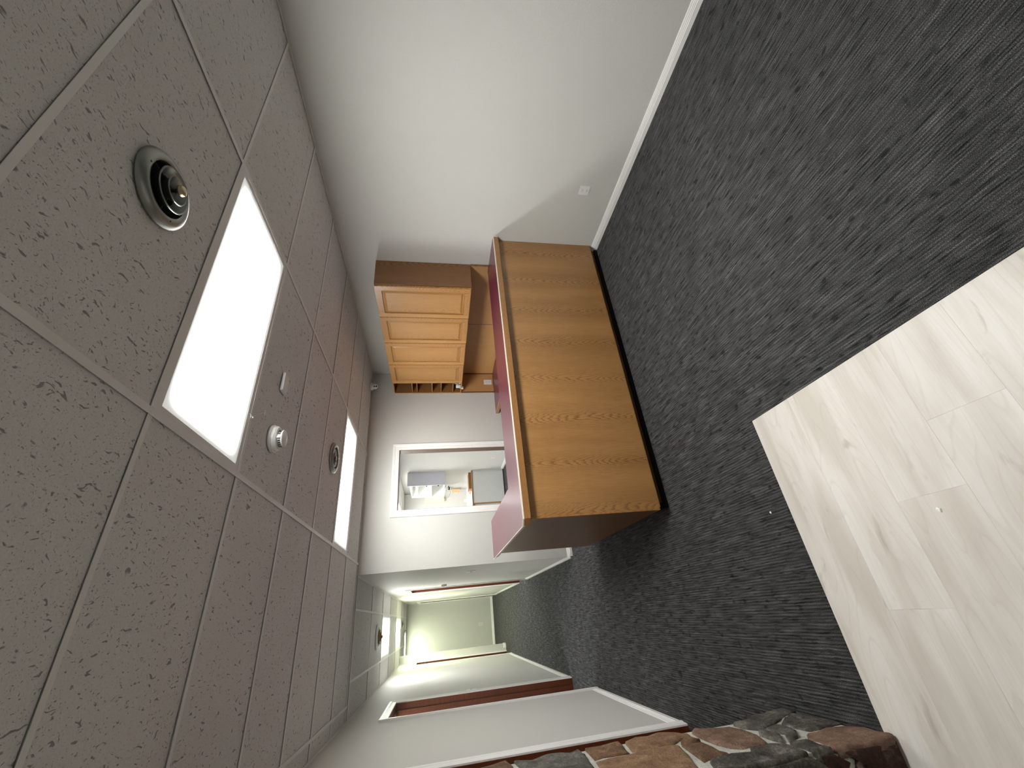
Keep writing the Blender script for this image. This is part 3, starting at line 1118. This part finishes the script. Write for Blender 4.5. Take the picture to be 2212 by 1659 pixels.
# cubbies
cu = MB()
cu.box(XF - 0.012, XR - 0.001, YD + 0.0005, YD + 0.012, Z0, Z1)
cu.box(XF - 0.012, XR - 0.001, Y1 - 0.016, Y1, Z0, Z1)
cu.box(XF - 0.012, XR - 0.001, YD + 0.012, Y1 - 0.016, Z1 - 0.014, Z1)
cu.box(XF - 0.012, XR - 0.001, YD + 0.012, Y1 - 0.016, Z0, Z0 + 0.012)
cu.box(XR - 0.010, XR - 0.001, YD + 0.012, Y1 - 0.016, Z0 + 0.012, Z1 - 0.014)
obj('cubby_frame', cu, M['oak_in'], WC)
dm = bx(-0.14, 0.14, -0.1225, 0.1225, -0.005, 0.005).mesh('cubby_shelf', [M['oak_edge_y']], 0.001)
obj('cubby_stile', bx(XF - 0.018, XF - 0.0125, Y1 - 0.018, Y1, Z0, Z1), M['oak_door_v'], WC, bevel=0.001)
obj('cubby_rail', bx(XF - 0.018, XF - 0.0125, YD + 0.004, Y1 - 0.0185, Z1 - 0.016, Z1), M['oak_door_v'], WC, bevel=0.001)
obj('cubby_rail', bx(XF - 0.018, XF - 0.0125, YD + 0.004, Y1 - 0.0185, Z0, Z0 + 0.014), M['oak_door_v'], WC, bevel=0.001)
for zz in (1.863, 1.800, 1.605, 1.487, 1.330):
    link('cubby_shelf', dm, WC, (2.855, (YD + 0.012 + Y1 - 0.016) / 2, zz))
# doors
DW, DHT = 0.438, 0.882
dy, dz = DW / 2, DHT / 2
ST = 0.058
fm = MB()
xo, xi = -0.020, 0.0
fm.box(xo, xi, -dy, -dy + ST, -dz, dz, 0)
fm.box(xo, xi, dy - ST, dy, -dz, dz, 0)
fm.box(xo, xi, -dy + ST, dy - ST, dz - ST, dz, 1)
fm.box(xo, xi, -dy + ST, dy - ST, -dz, -dz + ST, 1)
door_me = fm.mesh('door', [M['oak_door_v'], M['oak_door_h']], 0.0025, segs=2)


def ringrect(a, b, x):
    return [(x, -a, -b), (x, a, -b), (x, a, b), (x, -a, b)]


pm = MB()
iy, iz = dy - ST, dz - ST
pm.loft([ringrect(iy, iz, -0.004), ringrect(iy, iz, -0.008), ringrect(iy - 0.009, iz - 0.009, -0.008), ringrect(iy - 0.030, iz - 0.030, -0.0175), ringrect(iy - 0.034, iz - 0.034, -0.0185)])
panel_me = pm.mesh('raised_panel', [M['oak_door_v']])
bd = MB()
bd.loft([ringrect(iy, iz, -0.0195), ringrect(iy, iz, -0.008), ringrect(iy - 0.006, iz - 0.006, -0.0082), ringrect(iy - 0.002, iz - 0.002, -0.0185)], caps=False)
bead_me = bd.mesh('inner_bead', [M['oak_door_v']])
for k in range(4):
    cy = Y0 + 0.006 + DW / 2 + k * 0.443
    d = link('door', door_me, WC, (XF - 0.0005, cy, (Z0 + Z1) / 2))
    link('raised_panel', panel_me, d, (XF - 0.0005, cy, (Z0 + Z1) / 2))
    link('inner_bead', bead_me, d, (XF - 0.0005, cy, (Z0 + Z1) / 2))

# white power adapter left in the lowest cubby
t = thing('power_adapter', 'white power adapter with a coiled cord in the lowest cubby', 'adapter', (2.74, 4.79, Z0 + 0.012))
obj('body', bx(2.715, 2.745, 4.785, 4.83, Z0 + 0.0125, Z0 + 0.075), M['white'], t, bevel=0.004, segs=2)
mb = MB()
pts = []
for i in range(33):
    a = 2 * math.pi * i / 16
    pts.append((2.742 + 0.008 * math.sin(a * 0.5), 4.735 + 0.026 * math.cos(a), Z0 + 0.058 + 0.040 * math.sin(a)))
pts.append((2.74, 4.79, Z0 + 0.06))
mb.tube(pts, 0.0035, 8)
obj('cord', mb, M['white'], t, smooth=True)
obj('plug', bx(2.695, 2.728, 4.80, 4.83, Z0 - 0.022, Z0 - 0.001), M['white'], t, bevel=0.003)
mb = MB().tube([(2.73, 4.806, Z0 + 0.05), (2.704, 4.806, Z0 + 0.03), (2.700, 4.812, Z0 - 0.004)], 0.0032, 8)
obj('lead', mb, M['white'], t)


# ------------------------------------------------------------------ outlets and switches
def plate(name, label, cat, axis, at, side, a, z, w=0.071, h=0.115, kind='duplex', group=None, m=None):
    """wall plate centred at (a, z) on the plane axis=at, facing side"""
    loc = (at, a, z) if axis == 0 else (a, at, z)
    t = thing(name, label, cat, loc, group)
    m = m or M['white']

    def B(a0, a1, z0, z1, t0, t1, mi=0):
        lo, hi = sorted((at + side * t0, at + side * t1))
        return MB().box(lo, hi, a0, a1, z0, z1, mi) if axis == 0 else MB().box(a0, a1, lo, hi, z0, z1, mi)
    obj('plate', B(a - w / 2, a + w / 2, z - h / 2, z + h / 2, 0.0005, 0.006), m, t, bevel=0.0025, segs=2)
    if kind == 'duplex':
        for dz_ in (-0.020, 0.020):
            obj('socket', B(a - 0.017, a + 0.017, z + dz_ - 0.014, z + dz_ + 0.014, 0.006, 0.0075), m, t, bevel=0.001)
            for da in (-0.0065, 0.0065):
                obj('slot', B(a + da - 0.0012, a + da + 0.0012, z + dz_ - 0.003, z + dz_ + 0.006, 0.0075, 0.0079), M['slot'], t)
            obj('slot', B(a - 0.0022, a + 0.0022, z + dz_ - 0.0105, z + dz_ - 0.0065, 0.0075, 0.0079), M['slot'], t)
        obj('screw', B(a - 0.0025, a + 0.0025, z - 0.0025, z + 0.0025, 0.006, 0.0068), M['tee'], t)
    elif kind == 'toggle' or kind == 'toggle2':
        for da in ((0,) if kind == 'toggle' else (-0.023, 0.023)):
            obj('toggle', B(a + da - 0.005, a + da + 0.005, z - 0.004, z + 0.012, 0.006, 0.018), m, t, bevel=0.001)
    elif kind == 'jack':
        obj('socket', B(a - 0.008, a + 0.008, z - 0.008, z + 0.008, 0.006, 0.0075), M['offwhite'], t, bevel=0.001)
        obj('slot', B(a - 0.005, a + 0.005, z - 0.004, z + 0.004, 0.0075, 0.0079), M['slot'], t)
    return t


plate('wall_outlet', 'white duplex outlet low on the right wall before the counter', 'outlet', 0, XR, -1, 2.009, 0.322, 0.085, 0.09)
plate('wall_outlet', 'white outlet in the tan backsplash under the cubbies', 'outlet', 1, YB - 0.011, -1, 2.868, 0.838, 0.078, 0.112)
plate('wall_outlet', 'small pale outlet low on the end wall of the hall', 'outlet', 1, 13.2, -1, -0.145, 0.372, 0.085, 0.125, m=M['offwhite'])
plate('wall_outlet', 'white outlet low on the break room wall beside the base cabinet', 'outlet', 0, XR, -1, 8.49, 0.335, 0.085, 0.095)
plate('wall_outlet', 'white plate with a dark jack above the break room worktop', 'outlet', 1, 11.1, -1, 2.77, 0.80, 0.075, 0.075, 'jack')
plate('light_switch', 'white double switch plate on the left hall wall past the open doorway', 'switch', 0, XL, 1, 5.93, 1.172, 0.116, 0.115, 'toggle2')
plate('light_switch', 'white switch plate on the right hall wall near the room corner', 'switch', 0, XH, -1, 5.60, 1.138, 0.116, 0.118, 'toggle2')
t = thing('thermostat', 'white thermostat on the right hall wall before the doorway', 'thermostat', (XH, 7.34, 1.45))
obj('body', bx(XH - 0.030, XH - 0.0005, 7.28, 7.40, 1.41, 1.495), M['white'], t, bevel=0.004, segs=2)
obj('display', bx(XH - 0.0312, XH - 0.0298, 7.305, 7.36, 1.44, 1.478), M['screen'], t)

# ------------------------------------------------------------------ stone column
SCOL = thing('stone_column', 'square fieldstone column with pale mortar standing left of the plank floor', 'column', (-0.75, 1.85, 0))
XS, YS = -0.492, 1.603
obj('mortar_core', bx(-0.985, XS - 0.006, YS + 0.006, 2.075, 0.0, CE - 0.001), M['mortar'], SCOL, bevel=0.012, segs=2)


def stone(poly, plane, at, depth, m, seed):
    """rough stone from a polygon (u, z); plane 'x': face X=at looking +X, u=y; 'y': face Y=at looking -Y, u=x"""
    pts = [Vector(p) for p in poly]
    c = sum(pts, Vector((0, 0))) / len(pts)
    dense = []
    for i, p in enumerate(pts):
        q = pts[(i + 1) % len(pts)]
        n = max(1, int((q - p).length / 0.045))
        for k in range(n):
            dense.append(p.lerp(q, k / n))
    rings = []
    for s_, d in ((1.0, -depth), (1.0, -0.007), (0.985, -0.001), (0.93, 0.002), (0.72, 0.003), (0.45, 0.004), (0.18, 0.004)):
        ring = []
        for p in dense:
            q = c + (p - c) * s_
            nv = mnoise.noise(Vector((q.x * 14, q.y * 14, seed * 3.1)))
            nv2 = mnoise.noise(Vector((q.x * 45, q.y * 45, seed * 1.7)))
            nv3 = mnoise.noise(Vector((q.x * 90, q.y * 90, seed * 0.7)))
            dd = d + (nv * 0.010 + nv2 * 0.006 + nv3 * 0.003 if d > -0.02 else 0)
            if plane == 'x':
                ring.append((at + dd, q.x, max(0.0005, q.y)))
            else:
                ring.append((q.x, at - dd, max(0.0005, q.y)))
        rings.append(ring)
    mb = MB().loft(rings)
    o = obj('stone', mb, m, SCOL, smooth=False)
    for p in o.data.polygons:
        p.use_smooth = True
    return o


RIGHT = {
 'S1': ([(2.06, 1.44), (2.074, 1.366), (2.091, 1.31), (2.086, 1.296), (2.03, 1.28), (1.90, 1.29), (1.85, 1.35), (1.88, 1.44), (1.96, 1.47)], 'st_brown'),
 'S2': ([(2.076, 1.27), (2.068, 1.14), (2.068, 1.027), (2.076, 1.007), (2.026, 1.003), (1.836, 1.021), (1.74, 1.10), (1.72, 1.22), (1.80, 1.275), (1.968, 1.257)], 'st_grey'),
 'S3': ([(2.067, 0.982), (2.069, 0.919), (2.073, 0.833), (1.932, 0.846), (1.934, 0.912), (1.939, 0.955), (1.928, 0.989)], 'st_brown'),
 'S4': ([(2.054, 0.815), (2.084, 0.756), (2.105, 0.648), (2.086, 0.583), (2.062, 0.548), (2.033, 0.544), (1.984, 0.560), (1.968, 0.624), (1.936, 0.664), (1.930, 0.767), (1.94, 0.834)], 'st_tan'),
 'S5': ([(1.911, 0.995), (1.916, 0.842), (1.912, 0.775), (1.908, 0.674), (1.883, 0.665), (1.778, 0.690), (1.647, 0.722), (1.625, 0.86), (1.66, 1.005), (1.80, 1.005)], 'st_tan'),
 'S6': ([(1.962, 0.573), (1.958, 0.562), (1.915, 0.562), (1.920, 0.586), (1.925, 0.640), (1.945, 0.616)], 'st_brown'),
 'S7': ([(1.908, 0.648), (1.899, 0.569), (1.885, 0.562), (1.724, 0.570), (1.719, 0.598), (1.723, 0.649), (1.71, 0.674), (1.753, 0.668)], 'st_brown'),
 'S8': ([(2.031, 0.531), (2.063, 0.504), (2.067, 0.455), (2.041, 0.396), (2.004, 0.372), (1.918, 0.358), (1.829, 0.363), (1.764, 0.380), (1.755, 0.417), (1.765, 0.465), (1.759, 0.492), (1.79, 0.518), (1.849, 0.536), (1.916, 0.540), (1.983, 0.538)], 'st_pink'),
 'S9': ([(2.035, 0.335), (2.075, 0.262), (2.105, 0.186), (2.125, 0.088), (2.120, 0.02), (2.06, 0.005), (2.045, 0.065), (1.958, 0.195), (1.917, 0.300), (1.979, 0.338)], 'st_grey'),
 'S9b': ([(2.035, 0.055), (2.045, 0.012), (1.98, 0.0), (1.82, 0.0), (1.815, 0.056), (1.808, 0.123), (1.806, 0.165), (1.849, 0.178), (1.921, 0.182), (1.947, 0.175)], 'st_dark'),
 'S10': ([(1.9, 0.318), (1.872, 0.291), (1.825, 0.280), (1.742, 0.332), (1.782, 0.345), (1.86, 0.345)], 'st_grey'),
 'S11': ([(1.902, 0.285), (1.939, 0.205), (1.903, 0.2), (1.842, 0.195), (1.810, 0.222), (1.766, 0.252), (1.751, 0.285), (1.745, 0.312), (1.826, 0.262)], 'st_grey'),
 'S12': ([(1.785, 0.205), (1.790, 0.111), (1.784, 0.034), (1.763, 0.002), (1.667, 0.002), (1.606, 0.005), (1.600, 0.019), (1.602, 0.103), (1.602, 0.196), (1.604, 0.245), (1.63, 0.252), (1.69, 0.236), (1.733, 0.244)], 'st_pink'),
 'S13': ([(1.70, 0.66), (1.705, 0.575), (1.70, 0.50), (1.745, 0.47), (1.745, 0.38), (1.72, 0.345), (1.62, 0.345), (1.604, 0.45), (1.604, 0.60), (1.61, 0.69)], 'st_dark'),
 'S14': ([(1.725, 0.325), (1.735, 0.262), (1.69, 0.252), (1.63, 0.268), (1.604, 0.262), (1.604, 0.330)], 'st_dark'),
}
for i, (k, (poly, m)) in enumerate(RIGHT.items()):
    stone(poly, 'x', XS, 0.03, M[m], i + 1)


def courses(plane, at, u0, u1, z0, z1, seed):
    rnd = random.Random(seed)
    zz = z0
    mats = ['st_tan', 'st_grey', 'st_brown', 'st_dark', 'st_pink', 'st_maroon']
    i = 0
    while zz < z1 - 0.05:
        h = rnd.uniform(0.16, 0.26)
        if zz + h > z1 - 0.08:
            h = z1 - zz
        cut = [u0] + ([u0 + (u1 - u0) * rnd.uniform(0.35, 0.65)] if rnd.random() < 0.8 else []) + [u1]
        for a, b in zip(cut, cut[1:]):
            g = 0.010
            j = lambda: rnd.uniform(-0.008, 0.008)
            poly = [(a + g, zz + g + abs(j())), ((a + b) / 2 + j(), zz + g + abs(j())), (b - g, zz + g + abs(j())), (b - g - abs(j()), zz + h * 0.5), (b - g - abs(j()) * 2, zz + h - g), ((a + b) / 2, zz + h - g + j() * 0.5), (a + g + abs(j()) * 2, zz + h - g), (a + g + abs(j()), zz + h * 0.45)]
            mm = rnd.choice(mats)
            stone(poly, plane, at, 0.03, M[mm], seed * 50 + i)
            i += 1
        zz += h


courses('x', XS, 1.605, 2.075, 1.475, CE - 0.002, 3)
# near face, turned to the entry and away from the lights; dark stones carry painted shade
FRONTP = [([(-0.504, 0.235), (-0.504, 0.006), (-0.60, 0.004), (-0.655, 0.01), (-0.66, 0.16), (-0.60, 0.225), (-0.53, 0.19)], 'st_maroon'),
          ([(-0.508, 0.61), (-0.505, 0.44), (-0.504, 0.345), (-0.53, 0.300), (-0.60, 0.33), (-0.64, 0.45), (-0.62, 0.60)], 'st_dark'),
          ([(-0.506, 0.83), (-0.505, 0.70), (-0.507, 0.632), (-0.60, 0.625), (-0.72, 0.66), (-0.74, 0.80), (-0.62, 0.84)], 'st_dark'),
          ([(-0.505, 0.325), (-0.507, 0.262), (-0.535, 0.212), (-0.57, 0.25), (-0.555, 0.285)], 'st_maroon'),
          ([(-0.68, 0.19), (-0.675, 0.01), (-0.82, 0.005), (-0.975, 0.01), (-0.98, 0.2), (-0.85, 0.25)], 'st_grey'),
          ([(-0.66, 0.44), (-0.62, 0.32), (-0.66, 0.22), (-0.84, 0.265), (-0.98, 0.23), (-0.975, 0.42), (-0.80, 0.47)], 'st_brown'),
          ([(-0.75, 0.64), (-0.655, 0.58), (-0.66, 0.47), (-0.80, 0.49), (-0.975, 0.44), (-0.975, 0.65), (-0.86, 0.67)], 'st_tan'),
          ([(-0.76, 0.83), (-0.755, 0.67), (-0.86, 0.69), (-0.975, 0.67), (-0.975, 0.84)], 'st_grey')]
for i, (poly, m) in enumerate(FRONTP):
    stone(poly, 'y', YS, 0.03, M[m], 100 + i)
courses('y', YS, -0.985, -0.503, 0.85, CE - 0.002, 5)

# ------------------------------------------------------------------ paint chips on the floor
for (x, y, z, s_, lab) in ((0.299, 1.761, 0.001, 0.006, 'tiny white paint chip on the dark carpet near the plank corner'),
                           (0.155, 1.084, 0.0, 0.010, 'white paint chip lying on the pale plank floor')):
    mb = MB()
    mb.loft([[(x - s_, y - s_ * 0.5, z), (x + s_ * 0.2, y - s_ * 0.8, z), (x + s_ * 1.1, y + s_ * 0.1, z), (x + s_ * 0.3, y + s_ * 0.8, z), (x - s_ * 0.6, y + s_ * 0.4, z)],
             [(x - s_ * 0.8, y - s_ * 0.3, z + s_ * 0.35), (x + s_ * 0.2, y - s_ * 0.6, z + s_ * 0.5), (x + s_ * 0.8, y, z + s_ * 0.25), (x + s_ * 0.2, y + s_ * 0.5, z + s_ * 0.6), (x - s_ * 0.4, y + s_ * 0.3, z + s_ * 0.4)]])
    o = obj('paint_chip', mb, M['chip'], None, (x, y, z))
    tag(o, lab, 'paint chip')

# ------------------------------------------------------------------ break room behind the back doorway
YC = 9.30
BC = thing('base_cabinet', 'white laminate base cabinet with oak edging in the break room', 'cabinet', (2.6, 10.2, 0))
obj('side_panel', bx(2.262, 2.985, YC, YC + 0.018, 0.02, 0.735), M['greylam'], BC, bevel=0.001)
obj('edge_strip', bx(2.238, 2.261, YC - 0.002, YC + 0.02, 0.02, 0.735), M['oak_edge_z'], BC)
obj('body', bx(2.262, XR - 0.001, YC + 0.0185, 11.099, 0.02, 0.735), M['greylam'], BC)
obj('kick', bx(2.30, XR - 0.001, YC + 0.02, 11.099, 0.0005, 0.0195), M['dark'], BC)
obj('oak_edge', MB().box(2.19, XR - 0.016, YC - 0.014, YC - 0.001, 0.736, 0.766).box(2.178, 2.19, YC - 0.014, 11.099, 0.736, 0.766), M['oak_edge_x'], BC, bevel=0.001)
obj('worktop', bx(2.19, XR - 0.001, YC - 0.001, 11.099, 0.736, 0.766), M['whitelam'], BC, bevel=0.001)
for k in range(3):
    d = obj('drawer', bx(2.222, 2.2375, YC + 0.03, 10.15, 0.06 + 0.222 * k, 0.272 + 0.222 * k), M['greylam'], BC, bevel=0.002)
    obj('drawer_pull', MB().tube([(2.222, 9.68, 0.17 + 0.222 * k), (2.20, 9.69, 0.17 + 0.222 * k), (2.20, 9.77, 0.17 + 0.222 * k), (2.222, 9.78, 0.17 + 0.222 * k)], 0.005), M['steel'], d)
    obj('drawer', bx(2.222, 2.2375, 10.16, 11.06, 0.06 + 0.222 * k, 0.272 + 0.222 * k), M['greylam'], BC, bevel=0.002)
t = thing('storage_box', 'low brown box with a pink end on the break room worktop', 'box', (2.78, 9.45, 0.766))
obj('board', bx(2.60, 2.98, YC + 0.03, 9.62, 0.7665, 0.828), M['card'], t, bevel=0.004)
obj('end_cap', bx(2.548, 2.599, YC + 0.03, 9.62, 0.7665, 0.812), M['pink'], t, bevel=0.003)

UC = thing('open_wall_cabinet', 'open fronted white wall cabinet with two shelves in the break room', 'cabinet', (XR, 9.8, 1.37))
UX, UY0, UY1, UZ0, UZ1 = 2.712, YC, 10.3, 1.37, 2.205
obj('side_panel', bx(UX, XR - 0.001, UY0, UY0 + 0.018, UZ0, UZ1), M['lav'], UC, bevel=0.001)
obj('far_side', bx(UX, XR - 0.001, UY1 - 0.018, UY1, UZ0, UZ1 - 0.05), M['whitelam'], UC)
obj('back_board', bx(XR - 0.012, XR - 0.001, UY0 + 0.018, UY1 - 0.018, UZ0, UZ1 - 0.05), M['whitelam'], UC)
obj('bottom_board', bx(UX, XR - 0.012, UY0 + 0.018, UY1 - 0.018, UZ0, UZ0 + 0.018), M['whitelam'], UC)
obj('top_board', bx(UX, XR - 0.012, UY0 + 0.018, UY1 - 0.018, UZ1 - 0.07, UZ1 - 0.05), M['whitelam'], UC)
for zz in (2.01, 1.682):
    obj('shelf', bx(UX, XR - 0.012, UY0 + 0.018, UY1 - 0.018, zz - 0.012, zz + 0.012), M['whitelam'], UC)
for zz in (1.80, 1.515):
    obj('cable_hole', MB().lathe([(0.0, -0.001), (0.020, -0.001), (0.020, 0.0), (0.0, 0.0)], (2.985, UY1 - 0.0185, zz), 1, 16), M['slot'], UC)

t = thing('document_holder', 'pale yellow box on the break room wall behind the open cabinet', 'box', (2.84, 11.1, 1.36))
obj('back', bx(2.765, 2.905, 11.03, 11.099, 1.36, 1.86), M['yellow'], t, bevel=0.004)
obj('cover', bx(2.80, 2.90, 11.018, 11.0295, 1.365, 1.85), M['yellow'], t, bevel=0.003)
o = obj('wall_pipe', MB().tube([(2.99, 11.07, 2.27), (2.99, 11.07, 2.385)], 0.012, 10), M['white'], None, (2.99, 11.07, 2.27))
tag(o, 'short white pipe at the break room ceiling above the open cabinet', 'pipe')

t = thing('soap_dispenser', 'orange dispenser on the break room wall under the open cabinet', 'dispenser', (XR, 10.75, 0.95))
obj('body', bx(XR - 0.105, XR - 0.0305, 10.68, 10.78, 0.955, 1.17), M['orange'], t, bevel=0.01, segs=2)
obj('bracket', bx(XR - 0.030, XR - 0.001, 10.67, 10.79, 0.94, 1.19), M['clear'], t, bevel=0.004)
mb = MB()
mb.tube([(XR - 0.105, 10.73, 1.09), (XR - 0.135, 10.73, 1.075), (XR - 0.14, 10.73, 1.05), (XR - 0.128, 10.73, 1.03), (XR - 0.105, 10.73, 1.02)], 0.006, 8)
obj('lever', mb, M['white'], t)

t = thing('wall_hook', 'metal hook with a black grip and loose cable under the open cabinet', 'hook', (XR, 10.55, 1.25))
obj('plate', bx(XR - 0.012, XR - 0.001, 10.46, 10.62, 1.24, 1.35), M['clear'], t, bevel=0.002)
mb = MB()
mb.tube([(XR - 0.010, 10.5, 1.33), (XR - 0.06, 10.5, 1.34), (XR - 0.09, 10.5, 1.30), (XR - 0.06, 10.5, 1.27), (XR - 0.012, 10.5, 1.28)], 0.008, 8)
mb.tube([(XR - 0.010, 10.58, 1.30), (XR - 0.07, 10.58, 1.29), (XR - 0.10, 10.58, 1.33)], 0.008, 8)
obj('arm', mb, M['clear'], t, smooth=True)
obj('grip', bx(XR - 0.075, XR - 0.0125, 10.565, 10.605, 1.215, 1.265), M['dark'], t, bevel=0.004)
mb = MB().tube([(XR - 0.02, 10.55, 1.25), (XR - 0.15, 10.6, 1.21), (XR - 0.24, 10.64, 1.25), (XR - 0.27, 10.66, 1.33), (XR - 0.25, 10.66, 1.385)], 0.004, 8)
obj('cable', mb, M['clear'], t, smooth=True)
